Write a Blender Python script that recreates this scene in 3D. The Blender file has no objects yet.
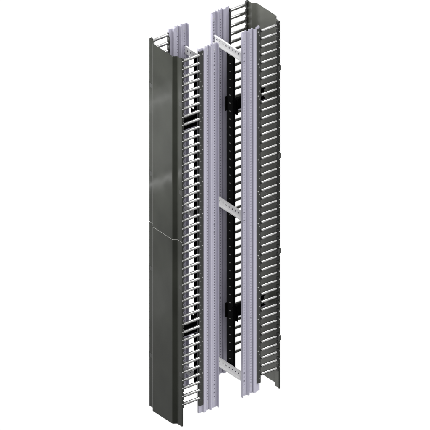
import bpy, bmesh, math
from mathutils import Vector

# ------------------------------------------------------------------ scene
scn = bpy.context.scene
COL = scn.collection
TH, PH = math.radians(37.7), math.radians(30.2)      # view azimuth / elevation of the drawing
# module sizes of the rack in metres: along the width, along the depth, up
S = 197.0
UA = 1.0 / (math.cos(TH) * S)
UB = 1.0 / (math.sin(TH) * S)
UZ = 1.0 / (math.cos(PH) * S)
DEPTH = 30.2                                         # front posts to back posts


def P(a, b, z):
    """a: across the rack (0 = centre), b: towards the front (0 = back posts), z: up."""
    return Vector((a * UA, -b * UB, z * UZ))


# ------------------------------------------------------------------ materials
def mat(name, base, rough=0.45, metal=0.0, var=0.06, scale=6.0, stretch=(1, 1, 1), bump=0.0, bscale=4.0, spec=0.5,
        coat=0.0, rvar=0.08):
    m = bpy.data.materials.new(name)
    m.use_nodes = True
    nt = m.node_tree
    bs = nt.nodes['Principled BSDF']
    tc = nt.nodes.new('ShaderNodeTexCoord')
    mp = nt.nodes.new('ShaderNodeMapping')
    mp.inputs['Scale'].default_value = stretch
    nt.links.new(tc.outputs['Object'], mp.inputs['Vector'])
    nz = nt.nodes.new('ShaderNodeTexNoise')
    nz.inputs['Scale'].default_value = scale
    nz.inputs['Detail'].default_value = 5
    nt.links.new(mp.outputs['Vector'], nz.inputs['Vector'])
    mx = nt.nodes.new('ShaderNodeMix')
    mx.data_type = 'RGBA'
    lo = [c * (1 - var) for c in base] + [1]
    hi = [min(1, c * (1 + var)) for c in base] + [1]
    mx.inputs[6].default_value = lo
    mx.inputs[7].default_value = hi
    nt.links.new(nz.outputs['Fac'], mx.inputs[0])
    nt.links.new(mx.outputs[2], bs.inputs['Base Color'])
    mr = nt.nodes.new('ShaderNodeMapRange')
    mr.inputs['To Min'].default_value = rough - rvar
    mr.inputs['To Max'].default_value = rough + rvar
    nt.links.new(nz.outputs['Fac'], mr.inputs['Value'])
    nt.links.new(mr.outputs['Result'], bs.inputs['Roughness'])
    bs.inputs['Metallic'].default_value = metal
    bs.inputs['Specular IOR Level'].default_value = spec
    bs.inputs['Coat Weight'].default_value = coat
    if bump:
        n2 = nt.nodes.new('ShaderNodeTexNoise')
        n2.inputs['Scale'].default_value = bscale
        n2.inputs['Detail'].default_value = 2
        nt.links.new(tc.outputs['Object'], n2.inputs['Vector'])
        bp = nt.nodes.new('ShaderNodeBump')
        bp.inputs['Strength'].default_value = bump
        bp.inputs['Distance'].default_value = 0.02
        nt.links.new(n2.outputs['Fac'], bp.inputs['Height'])
        nt.links.new(bp.outputs['Normal'], bs.inputs['Normal'])
    return m


M_POST = mat('lavender_zinc_steel', (0.458, 0.447, 0.54), 0.32, 0.12, 0.05, 5, (3, 3, 0.6))
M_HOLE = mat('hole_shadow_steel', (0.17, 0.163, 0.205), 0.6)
M_RAIL = mat('pale_zinc_steel', (0.82, 0.82, 0.83), 0.35, 0.0, 0.05, 9)
M_FING = mat('grey_finger_steel', (0.47, 0.47, 0.465), 0.17, 0.95, 0.05, 9)
M_DOOR = mat('dark_olive_grey_paint', (0.0195, 0.0208, 0.0172), 0.14, 0.0, 0.6, 5.5, (1, 1.2, 0.8), 0.16, 4.0, rvar=0.06, spec=0.15)
M_INNER = mat('door_paint_lightened', (0.112, 0.116, 0.100), 0.35, 0.0, 0.15, 4)  # door paint made lighter to offset the shade inside the manager
M_COMB = mat('dark_comb_steel', (0.022, 0.023, 0.021), 0.4)
M_BLACK = mat('black_powder_coat', (0.002, 0.002, 0.0022), 0.6, 0.0, 0.1, 9, spec=0.03)
M_BOLT = mat('dull_bolt_steel', (0.16, 0.155, 0.19), 0.4, 0.3)
M_RIVET = mat('bright_rivet_steel', (0.50, 0.50, 0.50), 0.35, 0.3)
M_JOINT = mat('grey_joint_seal', (0.24, 0.24, 0.23), 0.5)


# ------------------------------------------------------------------ mesh helpers
def link(name, bm, mats, parent=None, bevel=0.0, smooth=False):
    bmesh.ops.remove_doubles(bm, verts=bm.verts, dist=1e-7)
    bmesh.ops.recalc_face_normals(bm, faces=bm.faces)
    me = bpy.data.meshes.new(name)
    bm.to_mesh(me)
    bm.free()
    for m in (mats if isinstance(mats, (list, tuple)) else [mats]):
        me.materials.append(m)
    if smooth:
        for p in me.polygons:
            p.use_smooth = True
    o = bpy.data.objects.new(name, me)
    COL.objects.link(o)
    if parent:
        o.parent = parent
    if bevel:
        b = o.modifiers.new('bevel', 'BEVEL')
        b.width = bevel
        b.segments = 2
        b.limit_method = 'ANGLE'
        b.angle_limit = math.radians(50)
    return o


def face(bm, pts, mi=0):
    vs = [bm.verts.new(p) for p in pts]
    f = bm.faces.new(vs)
    f.material_index = mi
    return f


def box(bm, a0, a1, b0, b1, z0, z1, mi=0):
    c = [[[bm.verts.new(P(a, b, z)) for z in (z0, z1)] for b in (b0, b1)] for a in (a0, a1)]
    q = [(c[0][0][0], c[0][0][1], c[0][1][1], c[0][1][0]), (c[1][0][0], c[1][1][0], c[1][1][1], c[1][0][1]),
         (c[0][0][0], c[1][0][0], c[1][0][1], c[0][0][1]), (c[0][1][0], c[0][1][1], c[1][1][1], c[1][1][0]),
         (c[0][0][0], c[0][1][0], c[1][1][0], c[1][0][0]), (c[0][0][1], c[1][0][1], c[1][1][1], c[0][1][1])]
    for f in q:
        bm.faces.new(f).material_index = mi


def prism(bm, poly, z0, z1, mi=0):
    """closed plan polygon [(a,b)] extruded up"""
    lo = [bm.verts.new(P(a, b, z0)) for a, b in poly]
    hi = [bm.verts.new(P(a, b, z1)) for a, b in poly]
    n = len(poly)
    for i in range(n):
        j = (i + 1) % n
        bm.faces.new((lo[i], lo[j], hi[j], hi[i])).material_index = mi
    bm.faces.new(list(reversed(lo))).material_index = mi
    bm.faces.new(hi).material_index = mi


def ribbon(bm, line, t, z0, z1, mi=0, inner=0):
    """sheet metal: plan line [(a,b)] given thickness t by offsetting, as quads (handles concave plans)"""
    pts = [Vector((a * UA, -b * UB, 0)) for a, b in line]
    off = []
    for i, p in enumerate(pts):
        d = Vector((0, 0, 0))
        if i > 0:
            d += (p - pts[i - 1]).normalized()
        if i < len(pts) - 1:
            d += (pts[i + 1] - p).normalized()
        n = Vector((-d.y, d.x, 0)).normalized()
        seg = (pts[i + 1] - p) if i < len(pts) - 1 else (p - pts[i - 1])
        sn = Vector((-seg.y, seg.x, 0)).normalized()
        off.append(p + n * (t / max(0.35, n.dot(sn))))
    Z0, Z1 = Vector((0, 0, z0 * UZ)), Vector((0, 0, z1 * UZ))
    v = [[bm.verts.new(p + Z) for Z in (Z0, Z1)] for p in pts]
    w = [[bm.verts.new(p + Z) for Z in (Z0, Z1)] for p in off]
    for i in range(len(pts) - 1):
        bm.faces.new((v[i][0], v[i + 1][0], v[i + 1][1], v[i][1])).material_index = inner
        bm.faces.new((w[i][0], w[i][1], w[i + 1][1], w[i + 1][0])).material_index = mi
        bm.faces.new((v[i][0], w[i][0], w[i + 1][0], v[i + 1][0])).material_index = mi
        bm.faces.new((v[i][1], v[i + 1][1], w[i + 1][1], w[i][1])).material_index = mi
    for i in (0, len(pts) - 1):
        bm.faces.new((v[i][0], v[i][1], w[i][1], w[i][0])).material_index = mi


def disc(bm, c, axis, r, t, mi=0, n=14):
    """short round stud: c in metres, axis 'a' or 'b' (pointing +), radius and length in metres"""
    r0, r1 = [], []
    for k in range(n):
        u, v = math.cos(2 * math.pi * k / n) * r, math.sin(2 * math.pi * k / n) * r
        if axis == 'b':
            r0.append(bm.verts.new(c + Vector((u, 0, v))))
            r1.append(bm.verts.new(c + Vector((u * .85, -t, v * .85))))
        else:
            r0.append(bm.verts.new(c + Vector((0, u, v))))
            r1.append(bm.verts.new(c + Vector((t, u * .85, v * .85))))
    for k in range(n):
        j = (k + 1) % n
        bm.faces.new((r0[k], r0[j], r1[j], r1[k])).material_index = mi
    bm.faces.new(r1).material_index = mi
    bm.faces.new(list(reversed(r0))).material_index = mi


def punched(bm, c0, c1, z0, z1, holes, w, pt, depth_vec, mi=0, mh=1, through=()):
    """vertical strip between c0..c1 (position across), one column of slots at the middle.
    pt(c, z) -> point on the front; holes: (zc, half height); pockets are depth_vec deep."""
    cm = (c0 + c1) / 2 if w[0] is None else w[0]
    hw = w[1]
    face(bm, [pt(c0, z0), pt(cm - hw, z0), pt(cm - hw, z1), pt(c0, z1)], mi)
    face(bm, [pt(cm + hw, z0), pt(c1, z0), pt(c1, z1), pt(cm + hw, z1)], mi)
    prev = z0
    for zc, hh in sorted(holes):
        a, b = zc - hh, zc + hh
        face(bm, [pt(cm - hw, prev), pt(cm + hw, prev), pt(cm + hw, a), pt(cm - hw, a)], mi)
        q = [pt(cm - hw, a), pt(cm + hw, a), pt(cm + hw, b), pt(cm - hw, b)]
        r = [p + depth_vec for p in q]
        for i in range(4):
            j = (i + 1) % 4
            face(bm, [q[i], q[j], r[j], r[i]], mi)
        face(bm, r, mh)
        prev = b
    face(bm, [pt(cm - hw, prev), pt(cm + hw, prev), pt(cm + hw, z1), pt(cm - hw, z1)], mi)


def thing(name, label, cat, loc=(0, 0, 0), group=None):
    o = bpy.data.objects.new(name, None)
    COL.objects.link(o)
    o.location = loc
    o['label'] = label
    o['category'] = cat
    if group:
        o['group'] = group
    o.empty_display_size = 0.1
    return o


def adopt(root, objs):
    """children were modelled in world space: keep them there under a placed root"""
    for o in objs:
        o.parent = root
        o.location = o.location - root.location


# ------------------------------------------------------------------ the four-post rack
PITCH = 7.977
rack = thing('equipment_rack',
             'tall open four-post rack of lavender-grey ribbed steel posts joined by pale punched cross rails', 'rack')
POST_H = 364.0
PROFILE = [(0.0, 1.3), (0.0, -0.6), (4.75, -0.6), (4.8, -1.5), (5.15, -1.5), (5.2, -0.5), (6.1, 0.75), (7.1, 0.75),
           (8.0, -0.5), (8.05, -1.5), (8.35, -1.5), (8.4, -0.6), (10.9, -0.6), (10.95, -1.5), (11.25, -1.5),
           (11.3, -0.3), (11.9, 0.6), (14.1, 0.6), (14.6, -0.6), (18.0, -0.6), (18.0, -1.9)]


def make_post(sgn, b0):
    bm = bmesh.new()
    A = lambda ap: sgn * (12.2 + ap)
    line = [(A(ap), b0 + bp) for ap, bp in PROFILE]
    ribbon(bm, line, (-0.0011 if sgn < 0 else 0.0011), 0, POST_H)
    # punched mounting strips, a hair proud of the two flats
    for c0, c1, cm, hw, hh in ((0.75, 4.55, 2.65, 0.52, 0.66), (8.5, 10.75, 9.5, 0.38, 0.55)):
        holes = []
        n = int((POST_H - 18) / (PITCH / 3))
        for k in range(n):
            z = 11 + k * PITCH / 3
            if c0 < 1 and any(abs(z - q) < 1.9 for q in BOLTZ):
                continue
            holes.append((z, hh))
        pt = lambda c, z: P(A(c), b0 - 0.42, z)
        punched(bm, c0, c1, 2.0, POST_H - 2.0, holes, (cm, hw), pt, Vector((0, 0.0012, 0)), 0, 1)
    return link('post', bm, [M_POST, M_HOLE], rack)


BOLTZ = [342.6, 334.7, 183.6, 175.7, 23.0, 15.1]
MARKZ = [291.4, 76.0]
for sgn in (-1, 1):
    for b0 in (0.0, DEPTH):
        po = make_post(sgn, b0)
        for z in BOLTZ:
            bm = bmesh.new()
            disc(bm, P(sgn * (12.2 + 2.65), b0 - 0.40, z), 'b', 0.0040, 0.0032)
            link('bolt', bm, M_BOLT, po)
        # pale through-holes (punched, with a bright burr) near both ends, on both flats
        for ap, z, r in ((2.65, 357.5, 0.0042), (9.5, 359.0, 0.0028), (2.65, 7.0, 0.0042), (9.5, 7.5, 0.0032)):
            bm = bmesh.new()
            disc(bm, P(sgn * (12.2 + ap), b0 - 0.41, z), 'b', r, 0.0008)
            link('rivet', bm, M_RIVET, po)
        for z in MARKZ:
            for ap in ((9.5,) if sgn < 0 else (2.65, 9.5)):
                bm = bmesh.new()
                disc(bm, P(sgn * (12.2 + ap), b0 - 0.41, z), 'b', 0.0030, 0.0014)
                link('bolt' if sgn > 0 else 'rivet', bm, M_BOLT if sgn > 0 else M_RIVET, po)


def make_rail(sgn, ztop):
    bm = bmesh.new()
    a = sgn * 14.6
    b0, b1 = (0.75, DEPTH - 1.15)
    zb = ztop - 7.2
    zm = ztop - 3.4
    ta = 0.35
    # web with a row of slots, punched along its length on the side away from +X
    hs = [(b0 + 2.4 + k * 3.1) for k in range(9)]
    hw, hh = 0.48, 0.65
    aL, aR = a - ta, a + ta
    F = lambda b, z, aa=aL: P(aa, b, z)
    for aa in (aL, aR):
        face(bm, [F(b0, zb, aa), F(b1, zb, aa), F(b1, zm - hh, aa), F(b0, zm - hh, aa)])
        face(bm, [F(b0, zm + hh, aa), F(b1, zm + hh, aa), F(b1, ztop, aa), F(b0, ztop, aa)])
        prev = b0
        for h in hs + [None]:
            e = b1 if h is None else h - hw
            face(bm, [F(prev, zm - hh, aa), F(e, zm - hh, aa), F(e, zm + hh, aa), F(prev, zm + hh, aa)])
            if h is not None:
                prev = h + hw
    for h in hs:
        q = [(h - hw, zm - hh), (h + hw, zm - hh), (h + hw, zm + hh), (h - hw, zm + hh)]
        for i in range(4):
            j = (i + 1) % 4
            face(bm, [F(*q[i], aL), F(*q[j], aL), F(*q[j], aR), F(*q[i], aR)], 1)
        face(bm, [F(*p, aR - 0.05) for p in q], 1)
    # both flanges turned towards the inside of the rack, the lower one with a short return
    e = aL if sgn > 0 else aR
    box(bm, *sorted((e, e - sgn * 0.9)), b0, b1, ztop - 0.45, ztop)
    box(bm, *sorted((e, e - sgn * 1.9)), b0 + 0.3, b1, zb, zb + 0.45)
    box(bm, *sorted((e - sgn * 1.9, e - sgn * 2.15)), b0 + 0.3, b1, zb, zb + 0.95)
    face(bm, [F(b0, zb, aL), F(b0, ztop, aL), F(b0, ztop, aR), F(b0, zb, aR)])
    face(bm, [F(b1, zb, aL), F(b1, ztop, aL), F(b1, ztop, aR), F(b1, zb, aR)])
    face(bm, [F(b0, zb, aL), F(b1, zb, aL), F(b1, zb, aR), F(b0, zb, aR)])
    face(bm, [F(b0, ztop, aL), F(b1, ztop, aL), F(b1, ztop, aR), F(b0, ztop, aR)])
    return link('cross_rail', bm, [M_RAIL, M_HOLE], rack)


for sgn in (-1, 1):
    for zt in (342.4, 183.4, 22.9):
        make_rail(sgn, zt)

# ------------------------------------------------------------------ cable managers
FINGER_Z = [16.4 + k * PITCH for k in range(44)]
LATCHZ = [316.5, 228.5, 133.5, 46.5]


def finger_mesh(sgn, sb):
    """one cable finger at b=0,z=0: round bar, necked tip and upright dark T-head"""
    bm = bmesh.new()
    n = 14
    secs = [(30.7, 1.60, 1.0), (31.6, 1.60, 1.0), (45.6, 1.60, 1.0), (46.5, 1.05, 1.0), (47.1, 0.8, 1.0)]
    rings = []
    for a, r, f in secs:
        ring = []
        for k in range(n):
            t = 2 * math.pi * k / n
            R = r / S
            ring.append(bm.verts.new(Vector((sgn * a * UA, -math.cos(t) * R * 0.9, math.sin(t) * R * f))))
        rings.append(ring)
    for i in range(len(rings) - 1):
        for k in range(n):
            j = (k + 1) % n
            f = bm.faces.new((rings[i][k], rings[i][j], rings[i + 1][j], rings[i + 1][k]))
            f.smooth = True
    bm.faces.new(rings[0])
    bm.faces.new(rings[-1])
    # T-head, slightly rounded outline
    H = 3.4
    out = [(-H, 0.5), (-H + .5, 0.9), (H - .5, 0.9), (H, 0.5), (H, -0.5), (H - .5, -0.9), (-H + .5, -0.9), (-H, -0.5)]
    for aa in (0,):
        v0 = [bm.verts.new(P(sgn * 46.9, b * 0.9, z)) for z, b in out]
        v1 = [bm.verts.new(P(sgn * 48.15, b * 0.7, z)) for z, b in out]
        m = len(out)
        for k in range(m):
            j = (k + 1) % m
            bm.faces.new((v0[k], v0[j], v1[j], v1[k])).material_index = 1
        bm.faces.new(v0).material_index = 1
        bm.faces.new(list(reversed(v1))).material_index = 1
    # bright locating pin on the tip
    box(bm, *sorted((sgn * 47.9, sgn * 48.9)), *sorted((sb * 0.78, sb * 1.1)), 0.6, 1.2, 2)
    bmesh.ops.recalc_face_normals(bm, faces=bm.faces)
    me = bpy.data.meshes.new('finger')
    bm.to_mesh(me)
    bm.free()
    me.materials.append(M_FING)
    me.materials.append(M_COMB)
    me.materials.append(M_RIVET)
    return me


def make_manager(sgn, label):
    root = thing('cable_manager', label, 'cable manager', (sgn * 40 * UA, -DEPTH / 2 * UB, 0),
                 'cable managers on the sides of the rack')
    parts = []
    # fingers, front and back
    for b in (DEPTH + 0.55, -0.35):
        me = finger_mesh(sgn, 1 if b > 1 else -1)
        for z in FINGER_Z:
            o = bpy.data.objects.new('finger', me)
            COL.objects.link(o)
            o.location = P(0, b, z)
            parts.append(o)
    # dark mounting strips with a rivet at every finger, on the outer edge of both posts
    for front in (True, False):
        bm = bmesh.new()
        if front:
            b = DEPTH + 0.05
            lo, hi = sgn * 26.75, sgn * 30.7
            box(bm, min(lo, hi), max(lo, hi), b, b + 0.42, 8.0, 362.0)
            lo, hi = sgn * 30.3, sgn * 30.72
            box(bm, min(lo, hi), max(lo, hi), b - 1.2, b - 0.002, 8.0, 362.0)
            for z in FINGER_Z:
                disc(bm, P(sgn * 29.3, b + 0.40, z - 3.6), 'b', 0.0022, 0.0010, 1, 8)
                if FINGER_Z.index(z) % 4 == 3:
                    disc(bm, P(sgn * 28.0, b + 0.40, z - 0.2), 'b', 0.0033, 0.0022, 1, 10)
        else:
            lo, hi = sgn * 30.28, sgn * 30.70
            box(bm, min(lo, hi), max(lo, hi), -1.6, 0.8, 8.0, 358.0)
            for z in FINGER_Z:
                disc(bm, P(sgn * 30.66 if sgn > 0 else -30.74, -0.4, z - 3.6), 'a', 0.0018, 0.0008, 1, 8)
            # little hook teeth showing past the edge, one per finger
            for z in FINGER_Z:
                a0, a1 = sorted((sgn * 30.7, sgn * 31.2))
                box(bm, a0, a1, -1.0, 0.3, z - 1.9, z + 1.9)
        parts.append(link('mounting_strip', bm, [M_COMB, M_RIVET]))
    # centre backbone, half way along the depth, standing between top and bottom rails
    bc = DEPTH / 2
    bm = bmesh.new()
    a0 = sgn * 15.3
    ws = 3.0
    w0, w1 = sorted((a0, a0 + sgn * 0.6))
    box(bm, w0, w1, bc - ws, bc + ws, 15.0, 339.5)
    f0, f1 = sorted((a0 + sgn * 0.6, a0 + sgn * 2.4))
    box(bm, f0, f1, bc - ws, bc - ws + 0.5, 15.0, 339.5)
    box(bm, f0, f1, bc + ws - 0.5, bc + ws, 15.0, 339.5)
    z = 20.0
    while z < 336:
        for q in ((w0 - 0.12) * UA,):
            c = P(0, bc + 0.2, z)
            c.x = q
            disc(bm, c, 'a', 0.0030, 0.0006, 1, 8)
        z += PITCH * 1.0
    parts.append(link('backbone', bm, [M_BLACK, M_RIVET]))
    # two brackets: a plate clamped on the backbone and an arm reaching out to the door
    for zc in (280.6, 74.2):
        bm = bmesh.new()
        p0, p1 = sorted((sgn * 17.75, sgn * 18.3))
        box(bm, p0, p1, bc - 5.2, bc + 5.2, zc - 7.4, zc + 7.4)
        g0, g1 = sorted((sgn * 14.2, sgn * 17.75))
        box(bm, g0, g1, bc - 3.9, bc - 3.05, zc - 7.0, zc + 7.0)
        box(bm, g0, g1, bc + 3.05, bc + 3.9, zc - 7.0, zc + 7.0)
        r0, r1 = sorted((sgn * 18.3, sgn * 49.6))
        box(bm, r0, r1, bc - 0.5, bc + 0.1, zc - 5.2, zc + 5.2)
        box(bm, r0, r1, bc + 0.1, bc + 1.6, zc - 5.2, zc - 4.6)
        box(bm, r0, r1, bc + 0.1, bc + 1.6, zc + 4.6, zc + 5.2)
        br = link('bracket', bm, M_BLACK, bevel=0.0008)
        parts.append(br)
        bm = bmesh.new()
        box(bm, r0, r1, bc - 0.2, bc + 1.7, zc - 5.9, zc - 5.25)  # lavender strip standing in for the highlight along the arm's lower edge
        ed = link('arm_edge_highlight', bm, M_POST)
        ed.parent = br
    # door: two leaves, one above the other, both edges stepped inwards
    IN, OUT, b0, b1 = 48.75, 51.8, -0.7, 31.3
    plan = [(IN - 0.9, b0), (IN, b0), (IN, b0 + 4.3), (OUT - 0.25, b0 + 5.95), (OUT, b0 + 6.5), (OUT, b1 - 6.7),
            (OUT - 0.25, b1 - 6.15), (IN, b1 - 4.6), (IN, b1), (IN - 0.9, b1)]
    for z0, z1 in ((-4.8, 178.9), (179.6, 362.6)):
        bm = bmesh.new()
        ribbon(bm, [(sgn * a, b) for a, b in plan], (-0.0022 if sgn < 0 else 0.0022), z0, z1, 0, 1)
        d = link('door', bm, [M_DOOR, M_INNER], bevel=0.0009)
        parts.append(d)
        for z in LATCHZ:
            if not z0 < z < z1:
                continue
            for bb, dd in ((b1, 1), (b0, -1)):
                bm = bmesh.new()
                a0, a1 = sorted((sgn * (IN - 1.9), sgn * (IN + 0.5)))
                box(bm, a0, a1, *sorted((bb + dd * 0.1, bb + dd * 0.75)), z - 2.4, z + 2.4)
                a0, a1 = sorted((sgn * (IN + 0.08), sgn * (IN + 0.5)))
                box(bm, a0, a1, *sorted((bb + dd * 0.08, bb - dd * 2.2)), z - 2.2, z + 2.2)
                l = link('latch', bm, M_COMB, bevel=0.0006)
                l.parent = d
    # pale joint strip behind the gap between the two leaves
    bm = bmesh.new()
    ribbon(bm, [(sgn * (a - 0.3), b) for a, b in plan[1:-1]], (-0.001 if sgn < 0 else 0.001), 178.7, 179.9)
    parts.append(link('joint_strip', bm, M_JOINT))
    for o in parts:
        o.parent = root
        o.location = o.location - root.location
    return root


make_manager(-1, 'left cable manager, glossy dark grey door facing outwards at the left edge of the rack')
make_manager(1, 'right cable manager, showing the inside of its dark door behind the rows of fingers')

# ------------------------------------------------------------------ light: white studio surround, darker straight below
w = bpy.data.worlds.new('World')
scn.world = w
w.use_nodes = True
nt = w.node_tree
bg = nt.nodes['Background']
tc = nt.nodes.new('ShaderNodeTexCoord')
sp = nt.nodes.new('ShaderNodeSeparateXYZ')
nt.links.new(tc.outputs['Generated'], sp.inputs[0])
rp = nt.nodes.new('ShaderNodeValToRGB')
mr = nt.nodes.new('ShaderNodeMapRange')
mr.inputs['From Min'].default_value = -1
mr.inputs['From Max'].default_value = 1
nt.links.new(sp.outputs['Z'], mr.inputs['Value'])
nt.links.new(mr.outputs['Result'], rp.inputs['Fac'])
e = rp.color_ramp.elements
e[0].position = 0.15
e[0].color = (0.02, 0.02, 0.02, 1)
e[1].position = 0.22
e[1].color = (1, 1, 1, 1)
# world dimmed on the camera side, added to give the fingers contrast
dt = nt.nodes.new('ShaderNodeVectorMath')
dt.operation = 'DOT_PRODUCT'
dt.inputs[1].default_value = (-math.sin(TH), -math.cos(TH), -0.5)
nt.links.new(tc.outputs['Generated'], dt.inputs[0])
m2 = nt.nodes.new('ShaderNodeMapRange')
m2.inputs['From Min'].default_value = 0.2
m2.inputs['From Max'].default_value = 1.1
m2.inputs['To Min'].default_value = 1.0
m2.inputs['To Max'].default_value = 0.3
nt.links.new(dt.outputs['Value'], m2.inputs['Value'])
mm = nt.nodes.new('ShaderNodeMath')
mm.operation = 'MULTIPLY'
mm.inputs[1].default_value = 1.02
nt.links.new(m2.outputs['Result'], mm.inputs[0])
nt.links.new(rp.outputs['Color'], bg.inputs['Color'])
# bright spot added to the world to put highlights on the fingers
m3 = nt.nodes.new('ShaderNodeMapRange')
m3.interpolation_type = 'SMOOTHSTEP'
m3.inputs['From Min'].default_value = 0.945
m3.inputs['From Max'].default_value = 0.985
m3.inputs['To Max'].default_value = 8.0
d3 = nt.nodes.new('ShaderNodeVectorMath')
d3.operation = 'DOT_PRODUCT'
d3.inputs[1].default_value = (0.528, -0.318, 0.788)
nt.links.new(tc.outputs['Generated'], d3.inputs[0])
nt.links.new(d3.outputs['Value'], m3.inputs['Value'])
ad = nt.nodes.new('ShaderNodeMath')
ad.operation = 'ADD'
nt.links.new(mm.outputs['Value'], ad.inputs[0])
nt.links.new(m3.outputs['Result'], ad.inputs[1])
nt.links.new(ad.outputs['Value'], bg.inputs['Strength'])


def lamp(name, kind, energy, loc, aim, **kw):
    d = bpy.data.lights.new(name, kind)
    d.energy = energy
    for k, v in kw.items():
        setattr(d, k, v)
    o = bpy.data.objects.new(name, d)
    COL.objects.link(o)
    o.location = loc
    o.rotation_euler = Vector(aim).to_track_quat('-Z', 'Y').to_euler()
    return o


lamp('key_sun', 'SUN', 1.25, (-2, -2, 4), (0.42, 0.76, -0.52), angle=math.radians(25), color=(1, 0.985, 0.95))
lamp('added_door_fill', 'AREA', 55, (-1.75, 0.15, 2.05), (1, -0.1, -0.05), shape='RECTANGLE', size=0.7, size_y=0.9)  # unseen fill lamp, added to brighten the upper part of the outer door
# area lamps added out of frame to lay soft reflections across the outer door
R_ = Vector((-math.sin(TH) * math.cos(PH), math.cos(TH) * math.cos(PH), -math.sin(PH)))
for z, L, h, wd in ((311, 6.0, 0.011, 0.26), (231, 11.0, 0.013, 0.26), (285, 0.9, 0.40, 0.32), (120, 0.35, 0.22, 0.32)):
    c = P(-51.8, 15.0, z) + R_ * 1.25
    u = Vector((1, 0, 0))
    u = (u - R_ * u.dot(R_)).normalized()
    o = lamp('door_reflection_lamp', 'AREA', L * math.pi * wd * h, c, -R_, shape='RECTANGLE', size=wd, size_y=h)
    zax = R_.normalized()
    yax = zax.cross(u)
    from mathutils import Matrix
    o.rotation_euler = Matrix((u, yax, zax)).transposed().to_euler()

# ------------------------------------------------------------------ camera
cd = bpy.data.cameras.new('camera')
cd.type = 'ORTHO'
cd.ortho_scale = 430 / S
cd.clip_end = 100
co = bpy.data.objects.new('camera', cd)
COL.objects.link(co)
back = Vector((-math.sin(TH) * math.cos(PH), -math.cos(TH) * math.cos(PH), math.sin(PH)))
co.location = P(0.5, 15.1, 177.0) + back * 8
co.rotation_euler = (-back).to_track_quat('-Z', 'Y').to_euler()
scn.camera = co

scn.render.engine = 'CYCLES'
scn.view_settings.view_transform = 'Standard'
scn.view_settings.look = 'None'
scn.view_settings.exposure = 0
scn.view_settings.gamma = 1
